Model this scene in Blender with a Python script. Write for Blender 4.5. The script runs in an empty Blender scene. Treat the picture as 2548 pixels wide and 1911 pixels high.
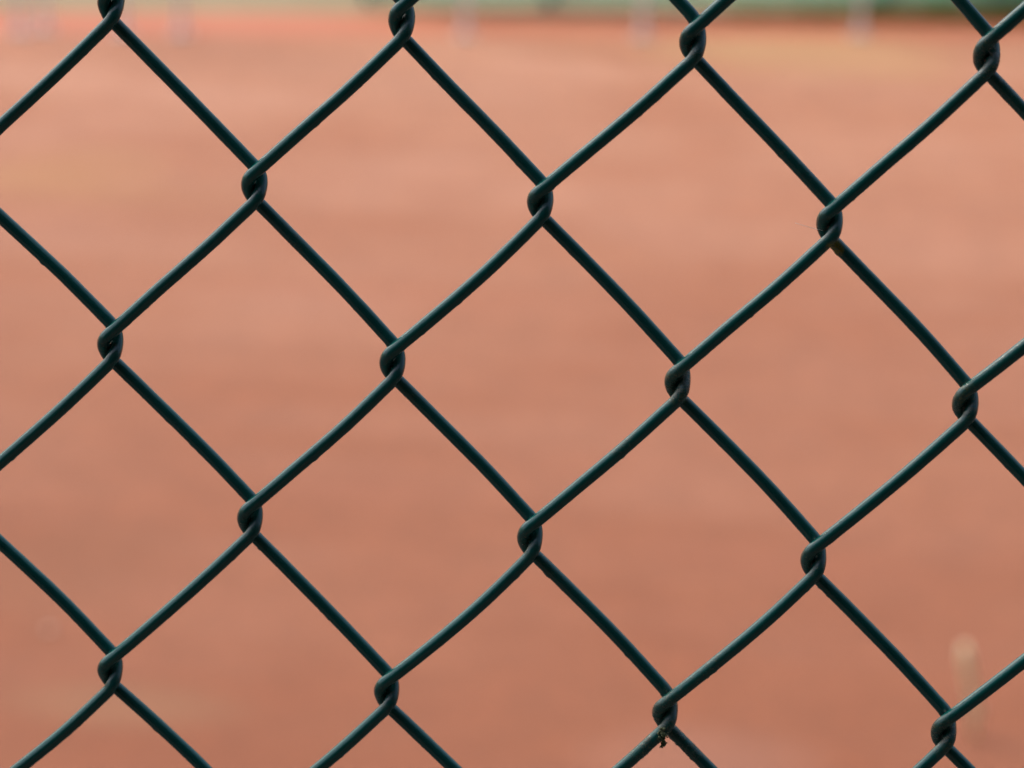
import bpy, bmesh, math, random
from mathutils import Vector, noise, Matrix
random.seed(7)
S = bpy.context.scene
C = S.collection

# ------------------------------------------------------------------ camera, sky, sun, exposure
EYE = Vector((0.0, 0.0, 1.5))
RT = Vector((0.9918297, 0.12325402, 0.03289812))
UP = Vector((-0.06257272, 0.2453068, 0.96742402))
FW = Vector((-0.11116876, 0.9615784, -0.25101491))
cam_d = bpy.data.cameras.new('camera')
cam = bpy.data.objects.new('camera', cam_d)
C.objects.link(cam)
cam.matrix_world = Matrix(((RT.x, UP.x, -FW.x, EYE.x), (RT.y, UP.y, -FW.y, EYE.y), (RT.z, UP.z, -FW.z, EYE.z), (0, 0, 0, 1)))
cam_d.sensor_width = 36
cam_d.lens = 113.92
cam_d.clip_start = 0.05
cam_d.clip_end = 500
cam_d.dof.use_dof = True
cam_d.dof.focus_distance = 0.728
cam_d.dof.aperture_fstop = 16.0
S.camera = cam

SUN_EL, SUN_AZ = math.radians(56), math.radians(-58)      # azimuth from +Y, to the left
w = bpy.data.worlds.new('World')
S.world = w
w.use_nodes = True
wn = w.node_tree
sky = wn.nodes.new('ShaderNodeTexSky')
sky.sky_type = 'NISHITA'
sky.sun_disc = False
sky.sun_elevation = SUN_EL
sky.sun_rotation = SUN_AZ
sky.dust_density = 7.0
sky.ozone_density = 1.0
bg = wn.nodes['Background']
wn.links.new(sky.outputs[0], bg.inputs[0])
bg.inputs[1].default_value = 0.15
sd = bpy.data.lights.new('sun', 'SUN')
sd.energy = 1.2
sd.angle = math.radians(12)
sd.color = (1.0, 0.93, 0.84)
sun = bpy.data.objects.new('sun', sd)
C.objects.link(sun)
sun.location = (0, 0, 8)
to_sun = Vector((math.sin(SUN_AZ) * math.cos(SUN_EL), math.cos(SUN_AZ) * math.cos(SUN_EL), math.sin(SUN_EL)))
sun.rotation_euler = to_sun.to_track_quat('Z', 'Y').to_euler()
S.view_settings.view_transform = 'Standard'
S.view_settings.look = 'None'
S.view_settings.exposure = 0.70
S.view_settings.gamma = 1.0
S.cycles.use_denoising = True
S.cycles.max_bounces = 6

# ------------------------------------------------------------------ helpers
def tag(o, label=None, cat=None, group=None, kind=None):
    if label: o['label'] = label
    if cat: o['category'] = cat
    if group: o['group'] = group
    if kind: o['kind'] = kind
    return o

def mesh_obj(name, verts, faces, mat, parent=None, smooth=True, attrs=None):
    me = bpy.data.meshes.new(name)
    me.from_pydata(verts, [], faces)
    if smooth:
        me.polygons.foreach_set('use_smooth', [True] * len(me.polygons))
    for an, vals in (attrs or {}).items():
        a = me.attributes.new(an, 'FLOAT', 'POINT')
        a.data.foreach_set('value', vals)
    me.materials.append(mat)
    me.update()
    o = bpy.data.objects.new(name, me)
    C.objects.link(o)
    if parent: o.parent = parent
    return o

def bm_obj(name, bm, mat, parent=None, smooth=False):
    me = bpy.data.meshes.new(name)
    bm.normal_update()
    bm.to_mesh(me); bm.free()
    if smooth:
        me.polygons.foreach_set('use_smooth', [True] * len(me.polygons))
    me.materials.append(mat)
    o = bpy.data.objects.new(name, me)
    C.objects.link(o)
    if parent: o.parent = parent
    return o

def empty(name, loc, rz=0):
    o = bpy.data.objects.new(name, None)
    C.objects.link(o)
    o.location = loc
    o.rotation_euler = (0, 0, rz)
    o.empty_display_size = 0.1
    return o

def box(bm, c, s, bevel=0.0):
    r = bmesh.ops.create_cube(bm, size=1.0, matrix=Matrix.Translation(c) @ Matrix.Diagonal((s[0], s[1], s[2], 1)))
    if bevel:
        es = list({e for v in r['verts'] for e in v.link_edges})
        bmesh.ops.bevel(bm, geom=es, offset=bevel, segments=2, affect='EDGES')

def cyl(bm, c, r, h, seg=20, r2=None):
    bmesh.ops.create_cone(bm, cap_ends=True, segments=seg, radius1=r, radius2=r if r2 is None else r2, depth=h,
                          matrix=Matrix.Translation((c[0], c[1], c[2] + h / 2)))

def tube(path, rad, sides=12, cap=True):
    """path: list of Vector, rad: float or list; returns verts, faces, frames"""
    n = len(path)
    V, F = [], []
    t = [(path[min(i + 1, n - 1)] - path[max(i - 1, 0)]).normalized() for i in range(n)]
    ref = Vector((0, 1, 0)) if abs(t[0].y) < 0.9 else Vector((1, 0, 0))
    nrm = (ref - t[0] * ref.dot(t[0])).normalized()
    fr = []
    for i in range(n):
        nrm = (nrm - t[i] * nrm.dot(t[i])).normalized()
        fr.append((t[i], nrm, t[i].cross(nrm)))
    for i in range(n):
        r = rad[i] if isinstance(rad, list) else rad
        for k in range(sides):
            a = 2 * math.pi * k / sides
            d = fr[i][1] * math.cos(a) + fr[i][2] * math.sin(a)
            V.append((path[i], d, r))
    for i in range(n - 1):
        for k in range(sides):
            k2 = (k + 1) % sides
            F.append((i * sides + k, i * sides + k2, (i + 1) * sides + k2, (i + 1) * sides + k))
    if cap:
        F.append(tuple(range(sides - 1, -1, -1)))
        F.append(tuple((n - 1) * sides + k for k in range(sides)))
    return V, F

# node helpers
def new_mat(name):
    m = bpy.data.materials.new(name)
    m.use_nodes = True
    return m, m.node_tree, m.node_tree.nodes['Principled BSDF']

def N(nt, typ, **kw):
    n = nt.nodes.new(typ)
    for k, v in kw.items(): setattr(n, k, v)
    return n

def noise_n(nt, vec, scale, detail=3, rough=0.5):
    n = N(nt, 'ShaderNodeTexNoise')
    n.inputs['Scale'].default_value = scale
    n.inputs['Detail'].default_value = detail
    n.inputs['Roughness'].default_value = rough
    if vec is not None: nt.links.new(vec, n.inputs['Vector'])
    return n.outputs['Fac']

def ramp(nt, fac, stops):
    r = N(nt, 'ShaderNodeValToRGB')
    e = r.color_ramp.elements
    while len(e) < len(stops): e.new(0.5)
    for el, (p, c) in zip(e, stops):
        el.position = p
        el.color = (c[0], c[1], c[2], 1) if isinstance(c, tuple) else (c, c, c, 1)
    nt.links.new(fac, r.inputs[0])
    return r.outputs[0]

def mix(nt, fac, a, b, blend='MIX'):
    n = N(nt, 'ShaderNodeMix', data_type='RGBA', blend_type=blend)
    for s, v in ((0, fac), (6, a), (7, b)):
        if hasattr(v, 'links'): nt.links.new(v, n.inputs[s])
        elif isinstance(v, tuple): n.inputs[s].default_value = (*v, 1)
        else: n.inputs[s].default_value = v
    return n.outputs[2]

def math_n(nt, op, a, b=None, clamp=False):
    n = N(nt, 'ShaderNodeMath', operation=op, use_clamp=clamp)
    for i, v in enumerate((a, b)):
        if v is None: continue
        if hasattr(v, 'links'): nt.links.new(v, n.inputs[i])
        else: n.inputs[i].default_value = v
    return n.outputs[0]

def simple_mat(name, c1, c2, scale=8, rough=0.6, bump=0.0):
    m, nt, p = new_mat(name)
    tc = N(nt, 'ShaderNodeTexCoord')
    f = noise_n(nt, tc.outputs['Object'], scale, 4)
    nt.links.new(mix(nt, ramp(nt, f, [(0.3, 0.0), (0.7, 1.0)]), c1, c2), p.inputs['Base Color'])
    p.inputs['Roughness'].default_value = rough
    if bump:
        b = N(nt, 'ShaderNodeBump')
        b.inputs['Strength'].default_value = bump
        b.inputs['Distance'].default_value = 0.01
        nt.links.new(noise_n(nt, tc.outputs['Object'], scale * 6, 4), b.inputs['Height'])
        nt.links.new(b.outputs[0], p.inputs['Normal'])
    return m

# ------------------------------------------------------------------ materials
def wire_material():
    m, nt, p = new_mat('green_plastic_coating')
    tc = N(nt, 'ShaderNodeTexCoord')
    ob = tc.outputs['Object']
    f = noise_n(nt, ob, 90, 3)
    base = mix(nt, f, (0.0004, 0.046, 0.045), (0.0008, 0.078, 0.072))
    # dull chalky bloom in small patches
    chalk = ramp(nt, noise_n(nt, ob, 420, 5, 0.7), [(0.62, 0.0), (0.82, 0.22)])
    base = mix(nt, chalk, base, (0.03, 0.075, 0.065))
    nick = ramp(nt, noise_n(nt, ob, 1100, 5, 0.75), [(0.66, 0.0), (0.70, 0.6)])
    nick = math_n(nt, 'MULTIPLY', nick, ramp(nt, noise_n(nt, ob, 130, 2), [(0.48, 0.0), (0.62, 1.0)]))
    base = mix(nt, nick, base, (0.10, 0.17, 0.16))
    g = N(nt, 'ShaderNodeAttribute', attribute_name='grime').outputs['Fac']
    speck = noise_n(nt, ob, 2600, 4, 0.7)
    gm = math_n(nt, 'MULTIPLY', g, ramp(nt, speck, [(0.40, 0.0), (0.58, 1.0)]), True)
    gcol = ramp(nt, noise_n(nt, ob, 1500, 3), [(0.35, (0.012, 0.011, 0.006)), (0.55, (0.035, 0.030, 0.010)), (0.75, (0.22, 0.18, 0.05))])
    base = mix(nt, gm, base, gcol)
    l = N(nt, 'ShaderNodeAttribute', attribute_name='lichen').outputs['Fac']
    lm = math_n(nt, 'MULTIPLY', l, ramp(nt, speck, [(0.34, 0.0), (0.5, 1.0)]), True)
    base = mix(nt, lm, base, (0.22, 0.16, 0.015))
    nt.links.new(base, p.inputs['Base Color'])
    r = ramp(nt, noise_n(nt, ob, 260, 4), [(0.3, 0.10), (0.7, 0.19)])
    r2 = math_n(nt, 'ADD', r, math_n(nt, 'MULTIPLY', gm, 0.3), True)
    nt.links.new(r2, p.inputs['Roughness'])
    p.inputs['IOR'].default_value = 1.6
    b = N(nt, 'ShaderNodeBump')
    b.inputs['Strength'].default_value = 0.35
    b.inputs['Distance'].default_value = 0.00012
    h = math_n(nt, 'ADD', noise_n(nt, ob, 1300, 4, 0.6), math_n(nt, 'MULTIPLY', gm, 1.5))
    nt.links.new(h, b.inputs['Height'])
    nt.links.new(b.outputs[0], p.inputs['Normal'])
    return m

def N_y(nt, pos):
    s = N(nt, 'ShaderNodeSeparateXYZ')
    nt.links.new(pos, s.inputs[0])
    return s.outputs[1]

def clay_material():
    m, nt, p = new_mat('red_clay')
    geo = N(nt, 'ShaderNodeNewGeometry')
    pos = geo.outputs['Position']
    def mapped(sx, sy, rot=0.0, off=(0, 0, 0)):
        mp = N(nt, 'ShaderNodeMapping')
        mp.inputs['Scale'].default_value = (sx, sy, 1)
        mp.inputs['Rotation'].default_value = (0, 0, rot)
        mp.inputs['Location'].default_value = off
        nt.links.new(pos, mp.inputs['Vector'])
        return mp.outputs[0]
    big = noise_n(nt, mapped(1, 1), 1.3, 3)
    col = ramp(nt, big, [(0.34, (0.318, 0.130, 0.068)), (0.52, (0.347, 0.159, 0.092)), (0.68, (0.372, 0.180, 0.112))])
    med = noise_n(nt, mapped(1, 0.6, 0.25), 5.0, 4, 0.6)
    col = mix(nt, ramp(nt, med, [(0.36, 0.0), (0.66, 0.30)]), col, (0.248, 0.093, 0.046))
    fine = noise_n(nt, mapped(1, 1), 60, 5, 0.7)
    # traces of the drag mat: long faint bands along the court
    drag = noise_n(nt, mapped(0.55, 4.0, -0.30), 1.0, 4, 0.65)
    col = mix(nt, ramp(nt, drag, [(0.45, 0.0), (0.66, 0.38)]), col, (0.255, 0.088, 0.036))
    dry = noise_n(nt, mapped(0.9, 3.0, -0.30, (4, 7, 0)), 1.6, 4, 0.6)
    col = mix(nt, ramp(nt, dry, [(0.52, 0.0), (0.70, 0.30)]), col, (0.40, 0.215, 0.150))
    glare_fade = math_n(nt, 'ADD', N_y(nt, pos), math_n(nt, 'MULTIPLY', noise_n(nt, mapped(1, 1), 0.9, 3), 2.5))
    col = mix(nt, ramp(nt, math_n(nt, 'DIVIDE', glare_fade, 12.0), [(0.36, 0.92), (0.58, 0.52), (0.88, 0.0)]), col, (0.178, 0.049, 0.0175))   # grazing sky glare painted in: clay paler far off, darker towards the fence
    mott = noise_n(nt, mapped(1, 0.8), 11.0, 4, 0.7)
    col = mix(nt, 1.0, col, ramp(nt, mott, [(0.30, 0.89), (0.70, 1.07)]), 'MULTIPLY')
    col = mix(nt, 1.0, col, ramp(nt, fine, [(0.2, 0.72), (0.8, 1.25)]), 'MULTIPLY')
    # stains that lie on the court: (x, y, rx, ry, colour, amount)
    wob = noise_n(nt, mapped(1, 1, 0, (3, 1, 0)), 2.4, 3)
    sep = N(nt, 'ShaderNodeSeparateXYZ'); nt.links.new(pos, sep.inputs[0])
    for x, y, rx, ry, c, amt in STAINS:
        dx = math_n(nt, 'DIVIDE', math_n(nt, 'SUBTRACT', sep.outputs[0], x), rx)
        dy = math_n(nt, 'DIVIDE', math_n(nt, 'SUBTRACT', sep.outputs[1], y), ry)
        d = math_n(nt, 'ADD', math_n(nt, 'MULTIPLY', dx, dx), math_n(nt, 'MULTIPLY', dy, dy))
        d = math_n(nt, 'ADD', d, math_n(nt, 'MULTIPLY', math_n(nt, 'SUBTRACT', wob, 0.5), 1.6))
        msk = ramp(nt, d, [(0.1, amt), (1.0, 0.0)])
        col = mix(nt, msk, col, c)
    nt.links.new(col, p.inputs['Base Color'])
    p.inputs['Roughness'].default_value = 0.8
    p.inputs['Specular IOR Level'].default_value = 0.30
    b = N(nt, 'ShaderNodeBump')
    b.inputs['Strength'].default_value = 0.6
    b.inputs['Distance'].default_value = 0.004
    nt.links.new(noise_n(nt, mapped(1, 1), 160, 4, 0.7), b.inputs['Height'])
    nt.links.new(b.outputs[0], p.inputs['Normal'])
    return m

STAINS = [
    (-0.28, 10.05, 0.55, 0.55, (0.360, 0.211, 0.093), 0.60),     # sandy patch by the far edge
    (-1.95, 7.45, 0.30, 0.42, (0.285, 0.136, 0.050), 0.5),      # ochre patch
    (-1.60, 7.30, 0.30, 0.20, (0.248, 0.105, 0.050), 0.40),
    (-1.18, 4.52, 0.17, 0.30, (0.165, 0.058, 0.024), 0.35),    # damp brown patch
    (-0.20, 3.92, 0.17, 0.16, (0.310, 0.167, 0.124), 0.25),      # dry pinkish patch
    (-0.95, 3.95, 0.18, 0.10, (0.223, 0.118, 0.062), 0.40),
    (-0.80, 5.0, 0.30, 0.10, (0.236, 0.081, 0.040), 0.45),
    (-0.10, 4.75, 0.30, 0.12, (0.236, 0.081, 0.040), 0.45),
    (-0.62, 6.9, 0.22, 0.16, (0.273, 0.105, 0.050), 0.50),
    (-1.0, 6.4, 0.6, 0.15, (0.273, 0.099, 0.050), 0.35),
]
M_WIRE = wire_material()
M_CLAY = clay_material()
M_STRIP = simple_mat('brick_red_strip', (0.30, 0.074, 0.030), (0.36, 0.110, 0.050), 2.2, 0.8, 0.3)
M_SOIL = simple_mat('olive_turf_soil', (0.161, 0.136, 0.068), (0.223, 0.180, 0.099), 3.0, 0.9, 0.4)
M_DARK_GROUND = simple_mat('added_dark_ground', (0.025, 0.026, 0.024), (0.045, 0.045, 0.040), 30, 0.9, 0.5)
M_WHITE = simple_mat('weathered_white_paint', (0.74, 0.70, 0.66), (0.82, 0.79, 0.75), 6, 0.45)
M_STEEL = simple_mat('galvanised_steel', (0.35, 0.36, 0.36), (0.45, 0.46, 0.46), 30, 0.4)
M_NET = simple_mat('teal_windscreen_fabric', (0.40, 0.74, 0.62), (0.46, 0.78, 0.68), 3, 0.8, 0.2)
M_LEAF = simple_mat('hedge_leaf', (0.12, 0.34, 0.07), (0.22, 0.42, 0.11), 5, 0.5)
M_DARK = simple_mat('added_hedge_leaf', (0.015, 0.035, 0.012), (0.03, 0.06, 0.02), 5, 0.6)
M_BARK = simple_mat('bark', (0.07, 0.05, 0.03), (0.12, 0.09, 0.06), 20, 0.9, 0.5)
M_GRASS = simple_mat('ochre_grass', (0.30, 0.17, 0.03), (0.20, 0.19, 0.04), 2, 0.7)
M_MOSS = simple_mat('dry_moss', (0.03, 0.04, 0.018), (0.20, 0.24, 0.13), 1800, 0.9)
M_STRAW = simple_mat('dry_straw', (0.80, 0.68, 0.44), (0.90, 0.82, 0.60), 30, 0.7)
M_PEB = simple_mat('pale_stone', (0.50, 0.34, 0.25), (0.62, 0.46, 0.36), 60, 0.7, 0.4)
m, nt, p = new_mat('spider_silk')
p.inputs['Base Color'].default_value = (0.8, 0.8, 0.8, 1)
p.inputs['Roughness'].default_value = 0.3
p.inputs['Alpha'].default_value = 0.55
M_SILK = m

def add_translucency(m, amount):
    nt = m.node_tree
    p = nt.nodes['Principled BSDF']
    tr = N(nt, 'ShaderNodeBsdfTranslucent')
    src = p.inputs['Base Color'].links[0].from_socket
    nt.links.new(src, tr.inputs['Color'])
    mx = N(nt, 'ShaderNodeMixShader')
    mx.inputs[0].default_value = amount
    nt.links.new(p.outputs[0], mx.inputs[1]); nt.links.new(tr.outputs[0], mx.inputs[2])
    nt.links.new(mx.outputs[0], nt.nodes['Material Output'].inputs[0])
add_translucency(M_NET, 0.6)
add_translucency(M_LEAF, 0.5)
add_translucency(M_GRASS, 0.4)
add_translucency(M_STRAW, 0.3)

# ------------------------------------------------------------------ ground
def sheet(name, pts, z, mat, sub=1):
    bm = bmesh.new()
    vs = [bm.verts.new((x, y, z)) for x, y in pts]
    bm.faces.new(vs)
    o = bm_obj(name, bm, mat)
    return tag(o, kind='structure')

sheet('ground', [(-200, -200), (200, -200), (200, 300), (-200, 300)], -0.004, M_SOIL)
TH = math.radians(17.2)
U = Vector((math.cos(TH), math.sin(TH), 0))      # along the far edge of the court
V = Vector((-math.sin(TH), math.cos(TH), 0))     # away from the camera
FAR = Vector((-1.2, 10.09, 0))
def far(u, v, z=0.0): return FAR + U * u + V * v + Vector((0, 0, z))
def farxy(u, v): q = far(u, v); return (q.x, q.y)
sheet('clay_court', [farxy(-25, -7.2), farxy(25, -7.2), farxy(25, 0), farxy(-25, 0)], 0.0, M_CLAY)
sheet('path', [farxy(-25, -14), farxy(25, -14), farxy(25, -7.2), farxy(-25, -7.2)], 0.0, M_DARK_GROUND)  # unseen dark ground, added so the undersides of the wires reflect less
sheet('court_surround', [farxy(-25, 0), farxy(25, 0), farxy(25, 0.46), farxy(-25, 0.46)], 0.0, M_STRIP)

# ------------------------------------------------------------------ chain link fence
FY = 0.70                       # fence plane
X0, Z0, DX, DZ = -0.17263794, 1.5 - 0.10268593, 0.03215929, 0.03880872
D = 0.00302                      # coated wire diameter
# small departures of the real mesh from the regular one, in mm
JIT = {(-1,5):(-1.5,0.0),(-1,1):(-2.0,0.2),(-1,3):(-2.0,0.0),(7,1):(-.9,-.9),(7,3):(-.5,-.8),(0,0):(-.6,.7),(0,2):(-.6,.3),(0,4):(-.5,-.4),(1,1):(.1,.3),(1,3):(.1,.1),(2,0):(.3,.3),(2,2):(.1,.3),(2,4):(.6,-.4),
       (3,1):(.1,.5),(3,3):(.5,.4),(4,0):(0,-1.0),(4,2):(.2,.4),(4,4):(.9,-.3),(5,1):(-.3,-.3),(5,3):(.5,-.1),
       (6,0):(-1.0,-.5),(6,2):(-.3,-.4),(6,4):(0,.2)}
def knot(c, r):
    if (c, r) in JIT: jx, jz = JIT[(c, r)]
    else:
        q = noise.noise_vector(Vector((c * 3.7, r * 2.9, 1.3)))
        jx, jz = q.x * 0.8, q.y * 0.8
    return Vector((X0 + DX * c + jx / 1000, FY, Z0 - DZ * r + jz / 1000))

# measured dirt: (col, row, grime, lichen, radius mm, dx mm, dz mm)
SPOTS = [(4,4,1.0,.0,5,0,0),(4,4,.9,.0,3.5,0,-4.5),(4,4,.8,0,5,-4,-6.5),(4,4,.9,0,5,5,-7),(4,4,.8,.15,3,3,2.2),
         (4,2,1.0,.18,3.6,.5,-.3),(4,0,.7,.0,3,0,-.5),(6,0,.9,.05,4.2,0,0),(6,0,.45,0,7,3,-6),(6,2,.75,.2,3.4,-.8,0),(6,2,.5,.2,2.2,0,3),
         (6,4,.8,.08,3.6,0,0),(5,1,.4,.1,2.4,-1,-.6),(5,1,.6,1.0,1.2,1.2,-5.0),(5,1,.6,1.0,1.1,2.1,-6.1),(5,3,.45,.0,3,-.5,0),
         (3,3,.5,.05,2.6,-.8,-.5),(1,1,.25,0,2,0,0),(0,2,.35,.1,1.8,-.3,0),(2,2,.3,0,2.2,.8,.5),(2,2,.4,0,3,2.5,-7),(4,4,.45,0,8,12,9),
         (2,4,.45,.05,2.5,0,0),(0,4,.4,.05,2.4,.4,.6),(1,3,.4,.04,2.4,-.5,-.4),(2,0,.45,.05,2.4,.6,.3),(3,1,.4,.04,2.2,.5,.4),(4,2,.5,0,3,-12,-14),(0,2,.4,0,2.5,14,-19),(3,1,.5,0,2.5,-9,17),(1,1,.4,0,4,9,-11),(3,3,.35,0,6,6,-7),(0,0,.3,0,4,2,-4),(5,1,.3,0,8,-9,11),(3,1,.3,0,9,-16,15),(6,2,.25,0,8,10,8)]
SPOTS = [(knot(c, r) + Vector((dx / 1000, 0, dz / 1000)), g, l, rad / 1000) for c, r, g, l, rad, dx, dz in SPOTS]

def arc(x_sign, z_sign, rho, ang, n, cx):
    """points of a bend from its extreme outward; x_sign: side the wire leaves to"""
    out = []
    for i in range(n + 1):
        a = ang * i / n
        out.append((x_sign * rho * (1 - math.cos(a)) + cx, z_sign * rho * math.sin(a)))
    return out

def strand(kr, kl, front, top_is_right):
    """centreline from the upper knot to the lower knot. '/' (top_is_right, front) or '\\' (back)"""
    sgn = -1 if front else 1                        # y towards the camera is negative
    top, bot = (kr, kl) if top_is_right else (kl, kr)
    rnd = lambda: random.uniform(0.84, 1.22)
    if top_is_right:    # upper end is a right bend (wide), lower end a left bend (tight)
        rt_, rb_ = 1.8 * D * rnd(), 1.32 * D * rnd()
        cxt, cxb, sx_t, sx_b = 0.484 * D, -0.484 * D, -1, 1
    else:               # upper end is a left bend, lower end a right bend
        rt_, rb_ = 1.52 * D * rnd(), 2.5 * D * rnd()
        cxt, cxb, sx_t, sx_b = -0.484 * D, 0.484 * D, 1, -1
    dx = abs(top.x - bot.x) ; dz = top.z - bot.z
    ang = math.atan2(dx, dz)
    # the wire leaves its right bends steeper than its left bends, so each span bows a little
    row = (Z0 - 0.5 * (top.z + bot.z)) / DZ
    dl = math.radians(min(3.0, max(0.6, 1.0 + 0.6 * row)) * random.uniform(0.6, 1.4))
    for _ in range(4):
        at, ab = (ang - dl, ang + dl) if top_is_right else (ang + 0.6 * dl, ang - 0.6 * dl)
        a1 = arc(sx_t, -1, rt_, at, 6, cxt)[-1]
        a2 = arc(sx_b, 1, rb_, ab, 6, cxb)[-1]
        ax, az = top.x + a1[0], top.z + a1[1]
        bx, bz = bot.x + a2[0], bot.z + a2[1]
        ang = math.atan2(abs(ax - bx), az - bz)
    pts = []
    AMP = 0.56 * D
    def depth(t): return sgn * AMP * math.sin(min(1, t) * math.pi / 2)
    la = rt_ * ang
    for i, (x, z) in enumerate(arc(sx_t, -1, rt_, at, 8, cxt)):
        s = rt_ * ang * i / 8
        pts.append(Vector((top.x + x, FY + depth(s / (1.0 * D)), top.z + z)))
    b = [Vector((bot.x + x, FY + depth(rb_ * ang * i / 8 / (1.0 * D)), bot.z + z)) for i, (x, z) in enumerate(arc(sx_b, 1, rb_, ab, 8, cxb))]
    b.reverse()
    p0, p1 = pts[-1], b[0]
    side = Vector((-(p1 - p0).z, 0, (p1 - p0).x)).normalized()
    Ls = (p1 - p0).length
    m0 = Vector((sx_t * math.sin(at), 0, -math.cos(at))) * Ls
    m1 = Vector((-sx_b * math.sin(ab), 0, -math.cos(ab))) * Ls
    m0.y = m1.y = (p1 - p0).y
    bow = random.uniform(-0.06, 0.06) * D
    sb = random.uniform(0.0, 0.05) * D * (1 if top_is_right else -1)
    for i in range(1, 16):
        t = i / 16
        h1, h2 = t ** 3 - 2 * t * t + t, t ** 3 - t * t
        q = p0.lerp(p1, t)
        q += (m0 - (p1 - p0)) * h1 + (m1 - (p1 - p0)) * h2
        q += side * (bow * math.sin(math.pi * t) + sb * math.sin(2 * math.pi * t) * math.sin(math.pi * t))
        q.y += sgn * 0.10 * D * math.sin(math.pi * t)
        pts.append(q)
    return pts + b

def resample(path, step):
    out = [path[0].copy()]
    acc = 0.0
    for a, b in zip(path, path[1:]):
        L = (b - a).length
        if L < 1e-9: continue
        while acc + L >= step:
            t = (step - acc) / L
            a = a.lerp(b, t)
            out.append(a.copy())
            L = (b - a).length
            acc = 0.0
        acc += L
    return out

def smooth(path, it):
    for _ in range(it):
        path = [path[0]] + [(path[i - 1] + path[i] * 2 + path[i + 1]) / 4 for i in range(1, len(path) - 1)] + [path[-1]]
    return path

fence = empty('chain_link_fence', (0, FY, 0))
tag(fence, 'dark green plastic coated wire mesh fence of woven diamonds in front of the clay court', 'fence')

ROW0, ROW1 = -20, 35
def in_frame(p):
    d = p - EYE
    f = d.dot(FW)
    return abs(d.dot(RT) / f) < 0.175 and abs(d.dot(UP) / f) < 0.135

for j in range(-9, 16):
    # wire j swings between knot columns j (left bends) and j + 1 (right bends)
    pts = []
    near = -2 <= j <= 8
    random.seed(100 + j)
    for r in range(ROW0, ROW1):
        left_now = (r - j) % 2 == 0              # the upper knot of this strand is in column j
        if left_now: s = strand(knot(j + 1, r + 1), knot(j, r), False, False)
        else:        s = strand(knot(j + 1, r), knot(j, r + 1), True, True)
        pts += s if not pts else s[1:]
    def run(pts, fine):
        path = smooth(resample(pts, 0.00028 if fine else 0.0011), 3 if fine else 1)
        return path
    if near:
        lo = [i for i, q in enumerate(pts) if in_frame(q)]
        if not lo: near = False
    if near:
        a, b = lo[0], lo[-1]
        path = [q for q in resample(pts[:a + 1], 0.0011)] + run(pts[a:b + 1], True) + [q for q in resample(pts[b:], 0.0011)][1:]
        # drop doubled points at the joins
        pp = [path[0]]
        for q in path[1:]:
            if (q - pp[-1]).length > 0.00012: pp.append(q)
        path = pp
    else:
        path = run(pts, False)
    sides = 20 if near else 10
    TV, TF = tube(path, D / 2, sides)
    verts, gr, li = [], [], []
    O = Vector((0, FY, 0))
    for idx, (c, d, r) in enumerate(TV):
        g = l = 0.0
        rr = r
        if near:
            q = c + d * r
            rr *= 1 + 0.018 * noise.noise(q * 220) + 0.010 * noise.noise(q * 900)
            under = max(0.0, -d.z)
            # hardened drips and nicks along the underside
            rag = max(0.0, noise.noise(Vector((q.x * 520 + 9, q.z * 520, 3.1))) - 0.22) * max(0.0, noise.noise(Vector((q.x * 60, q.z * 60 + 5, 8.0))) + 0.30)
            rr += under ** 2 * rag * 0.0011
            for sp, sg, sl, sr in SPOTS:
                dist = math.hypot(q.x - sp.x, q.z - sp.z)
                if dist < sr * 1.5:
                    k = max(0.0, 1 - (dist / (sr * 1.5)) ** 2)
                    nz = 0.5 + 0.9 * noise.noise(q * 900)
                    g = max(g, sg * k * 1.1 * max(0, nz))
                    l = max(l, sl * k * 1.8 * max(0, noise.noise(q * 1500 + Vector((5, 5, 5))) + (0.8 if sl > .5 else 0.12)))
            if g > 0.35:
                rr += (g - 0.35) * 0.00010 * (0.6 + noise.noise(q * 3500)) + (under ** 1.5) * g * max(0, noise.noise(q * 1400)) * 0.0010
        else:
            rr *= 1 + 0.02 * noise.noise(c * 220)
        verts.append(c + d * rr - O)
        gr.append(min(1, g)); li.append(min(1, l))
    o = mesh_obj('wire', verts, TF, M_WIRE, fence, True, {'grime': gr, 'lichen': li})

# ------------------------------------------------------------------ things caught on the fence
def crumbs(name, spots, mat, parent=None, seed=1):
    """an irregular clump grown from many small lumps merged in one mesh"""
    random.seed(seed)
    bm = bmesh.new()
    for c, r in spots:
        res = bmesh.ops.create_icosphere(bm, subdivisions=2, radius=r, matrix=Matrix.Translation(c))
        for v in res['verts']:
            n = noise.noise(v.co * 2600 + Vector((seed, 0, 0)))
            v.co += (v.co - Vector(c)) * n * 0.8
    return bm_obj(name, bm, mat, parent, True)

k = knot(4, 4)
sp = []
random.seed(5)
for i in range(44):       # the clump sits on the crook under the knot, over the wire's front
    sp.append(((k.x + random.gauss(-0.0001, 0.0005), FY - D * random.uniform(0.95, 1.2), k.z - 0.0040 + random.gauss(0, 0.0006)), random.uniform(0.00012, 0.00034)))
for i in range(12):       # a thin neck down to the hanging crumb
    t = i / 11
    sp.append(((k.x - 0.0003 + 0.0004 * t, FY - D * 0.9 + D * 0.3 * t, k.z - 0.0048 - 0.0016 * t), random.uniform(0.00020, 0.00034)))
for i in range(26):
    sp.append(((k.x + 0.0001 + random.gauss(0, 0.00032), FY - D * 0.55 + random.gauss(0, 0.0002), k.z - 0.0069 + random.gauss(0, 0.00038)), random.uniform(0.00014, 0.00032)))
for i in range(6):
    sp.append(((k.x - 0.0003 - 0.00006 * i, FY - D * 0.55, k.z - 0.0073 - 0.00010 * i), 0.00022 - 0.00001 * i))
o = crumbs('moss_tuft', sp, M_MOSS, None, 3)
tag(o, 'small crumbly tuft of grey green moss hanging under the bottom knot right of centre', 'moss')

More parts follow.
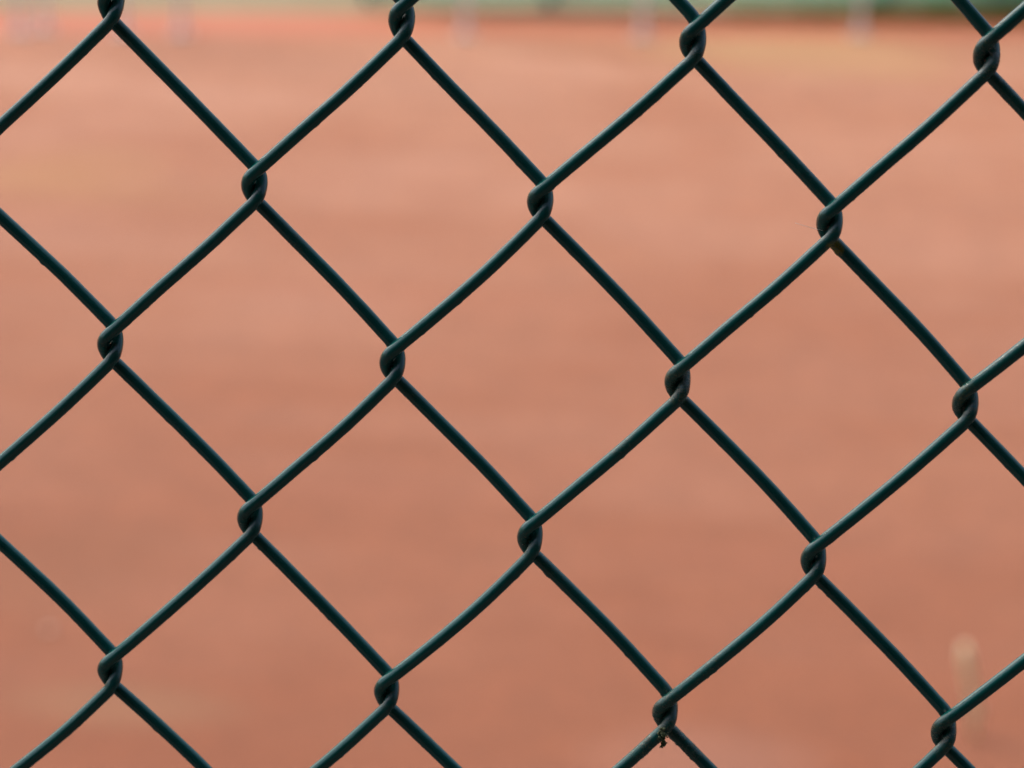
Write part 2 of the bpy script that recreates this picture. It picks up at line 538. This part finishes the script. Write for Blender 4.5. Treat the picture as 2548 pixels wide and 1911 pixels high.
def ray_pt(px, py, y):
    f = 7000.0
    d = FW + RT * ((px - 1106) / f) - UP * ((py - 829.5) / f)
    return EYE + d * (y / d.y)

def thread(name, a, b, sag, r, label):
    path = []
    for i in range(25):
        t = i / 24
        q = a.lerp(b, t)
        q.z -= sag * 4 * t * (1 - t)
        path.append(q)
    TV, TF = tube(path, r, 6)
    o = mesh_obj(name, [c + d * rr for c, d, rr in TV], TF, M_SILK)
    tag(o, label, 'thread')
thread('spider_thread', Vector((-0.0196, FY - 0.001, 1.3580)), Vector((-0.01345, FY - 0.0008, 1.3566)), 0.0001, 0.000045,
       'faint spider thread stretching left from the knot with the yellow lichen')

# ------------------------------------------------------------------ things on the clay court
def stalk():
    base = Vector((0.158, 4.060, 0.0))
    t = empty('dry_stalk', base)
    tag(t, 'pale dry plant stalk standing up from the clay, out of focus', 'plant')
    path = [Vector((0, 0, 0)), Vector((-0.001, 0, 0.02)), Vector((-0.006, 0.002, 0.05)), Vector((-0.013, 0.004, 0.085)), Vector((-0.018, 0.004, 0.108)), Vector((-0.021, 0.004, 0.126))]
    TV, TF = tube(path, [0.0044, 0.0046, 0.0056, 0.0074, 0.0078, 0.005], 8)
    mesh_obj('stem', [c + d * r for c, d, r in TV], TF, M_STRAW, t)
    path = [Vector((-0.002, 0, 0.015)), Vector((0.004, 0.002, 0.035)), Vector((0.0045, 0.004, 0.052))]
    TV, TF = tube(path, [0.002, 0.0045, 0.0008], 6)
    mesh_obj('leaf', [c + Vector((d.x * r, d.y * r * 0.3, d.z * r)) for c, d, r in TV], TF, M_STRAW, t)
stalk()

random.seed(11)
PEB = [((-1.129, 4.209), 0.0065, 'pale pebble on the brown damp clay near the left edge')]
for (x, y), r, lab in PEB:
    bm = bmesh.new()
    res = bmesh.ops.create_icosphere(bm, subdivisions=3, radius=r)
    for v in res['verts']:
        v.co *= 1 + 0.25 * noise.noise(v.co * 90 + Vector((x * 9, 0, 0)))
        v.co.z *= 0.6
    o = bm_obj('pebble', bm, M_PEB, None, True)
    o.location = (x, y, r * 0.45)
    tag(o, lab, 'pebble')

# ------------------------------------------------------------------ far edge: posts, windscreen, shrub; added sky blocker behind the camera
def post_proto():
    t = empty('white_post', (0, 0, 0))
    bm = bmesh.new(); cyl(bm, (0, 0, 0.0), 0.0100, 2.4, 24); bm_obj('shaft', bm, M_WHITE, t, False)
    bm = bmesh.new(); box(bm, (0, 0, 0.004), (0.06, 0.06, 0.008), 0.002); bm_obj('base_plate', bm, M_STEEL, t)
    bm = bmesh.new(); cyl(bm, (0, 0, 2.402), 0.021, 0.02, 24, 0.012); bm_obj('cap', bm, M_WHITE, t)
    return t
POSTS = [((-2.66, 9.60), 'slim white post at the far court edge, leftmost of the row'),
         ((-2.61, 9.70), 'slim white post standing half behind the leftmost post at the far court edge'),
         ((-2.365, 9.70), 'slim white post at the far court edge, right behind the top left knot'),
         ((-2.19, 9.74), 'slim white post at the far court edge, just right of the top left knot'),
         ((-1.345, 10.02), 'slim white post at the far court edge, between the second and third top knots'),
         ((-0.80, 10.18), 'slim white post at the far court edge, just left of the third top knot'),
         ((-0.12, 10.46), 'slim white post set back by the teal windscreen, the rightmost one')]
proto = post_proto()
for i, ((x, y), lab) in enumerate(POSTS):
    if i == 0: t = proto
    else:
        t = proto.copy(); C.objects.link(t)
        for ch in list(proto.children):
            c = ch.copy(); C.objects.link(c); c.parent = t
    t.location = (x, y, 0)
    t.rotation_euler = (0, 0, TH + random.uniform(-.1, .1))
    tag(t, lab, 'post', 'slim white posts along the far court edge')

# teal windscreen
ws = empty('windscreen', far(0.8, 0.64), TH)
tag(ws, 'teal green fabric windscreen along the far side of the court', 'windscreen')
L = 2.4
verts, faces = [], []
nx, nz = 120, 30
for i in range(nx + 1):
    for k2 in range(nz + 1):
        x = -L / 2 + L * i / nx
        verts.append((x, 0.03 + 0.012 * math.sin(x * 9) * (1 - k2 / nz) + 0.004 * noise.noise(Vector((x * 4, k2 * .3, 0))), 0.03 + 0.62 * k2 / nz))
for i in range(nx):
    for k2 in range(nz):
        a = i * (nz + 1) + k2
        faces.append((a, a + nz + 1, a + nz + 2, a + 1))
pn = mesh_obj('fabric_panel', verts, faces, M_NET, ws)
sm = pn.modifiers.new('thickness', 'SOLIDIFY'); sm.thickness = 0.003
for x in (-L / 2 + .03, -0.55, 0.6, L / 2 - .03):
    bm = bmesh.new(); cyl(bm, (x, 0.09, 0), 0.022, 0.70, 20); bm_obj('pole', bm, M_STEEL, ws)

def leafy(name, loc, size, n, leaf, mat, label, cat, seed, group=None, ls=0.05):
    random.seed(seed)
    t = empty(name, loc, TH)
    tag(t, label, cat, group)
    verts, faces = [], []
    cl = [Vector((random.uniform(-.5, .5) * size[0], random.uniform(-.5, .5) * size[1], random.uniform(.08, .95) * size[2])) for _ in range(26)]
    for i in range(n):
        c = random.choice(cl)
        q = c + Vector((random.gauss(0, .09 * size[0] + .04), random.gauss(0, .16 * size[1]), random.gauss(0, .09 * size[2])))
        if q.z < 0.01: q.z = random.uniform(.01, .15)
        a = Vector((random.gauss(0, 1), random.gauss(0, 1), random.gauss(0, 1))).normalized()
        b = a.cross(Vector((random.gauss(0, 1), random.gauss(0, 1), random.gauss(0, 1)))).normalized()
        s = ls * random.uniform(.6, 1.3)
        k3 = len(verts)
        verts += [q - a * s, q + b * s * .45, q + a * s, q - b * s * .45]
        faces.append((k3, k3 + 1, k3 + 2, k3 + 3))
    mesh_obj('foliage', [tuple(v) for v in verts], faces, mat, t, False)
    for s in range(7):
        V2, F2 = [], []
        x = random.uniform(-.4, .4) * size[0]; y = random.uniform(-.3, .3) * size[1]
        path = [Vector((x * .6, y * .6, 0)), Vector((x * .8, y * .8, size[2] * .4)), Vector((x, y, size[2] * .85))]
        TV, TF = tube(path, [0.018, 0.012, 0.004], 8)
        k3 = len(V2)
        V2 += [tuple(c + d * r) for c, d, r in TV]
        F2 += [tuple(k3 + a for a in f) for f in TF]
        mesh_obj('stem', V2, F2, M_BARK, t)
leafy('shrub', far(4.2, 0.95), (4.6, 0.7, 0.9), 16000, 0, M_LEAF, 'bright green leafy shrub beyond the far right corner', 'shrub', 4)
# ochre grass verge on the right
random.seed(21)
verts, faces = [], []
for i in range(9000):
    u = random.uniform(0.75, 4.2)
    if random.random() > min(1, (u - 0.7) / 1.2): continue
    q = far(u, random.uniform(0.32, 0.48))
    h = random.uniform(.02, .07); a = random.uniform(0, math.pi)
    dx, dy = math.cos(a) * .003, math.sin(a) * .003
    l = Vector((random.gauss(0, .015), random.gauss(0, .015), h))
    k3 = len(verts)
    verts += [(q.x - dx, q.y - dy, 0), (q.x + dx, q.y + dy, 0), tuple(q + l)]
    faces.append((k3, k3 + 1, k3 + 2))
tag(mesh_obj('grass', verts, faces, M_GRASS, None, False), 'low ochre grass growing at the foot of the green shrub', 'grass', kind='stuff')

# unseen tall foliage added behind the camera to shade this side of the fence
leafy('added_hedge', (0.3, -2.6, 0), (12.0, 1.4, 6.6), 80000, 0, M_DARK, 'tall dark foliage added out of view behind the photographer to shade the fence', 'added_hedge', 9, ls=0.13)
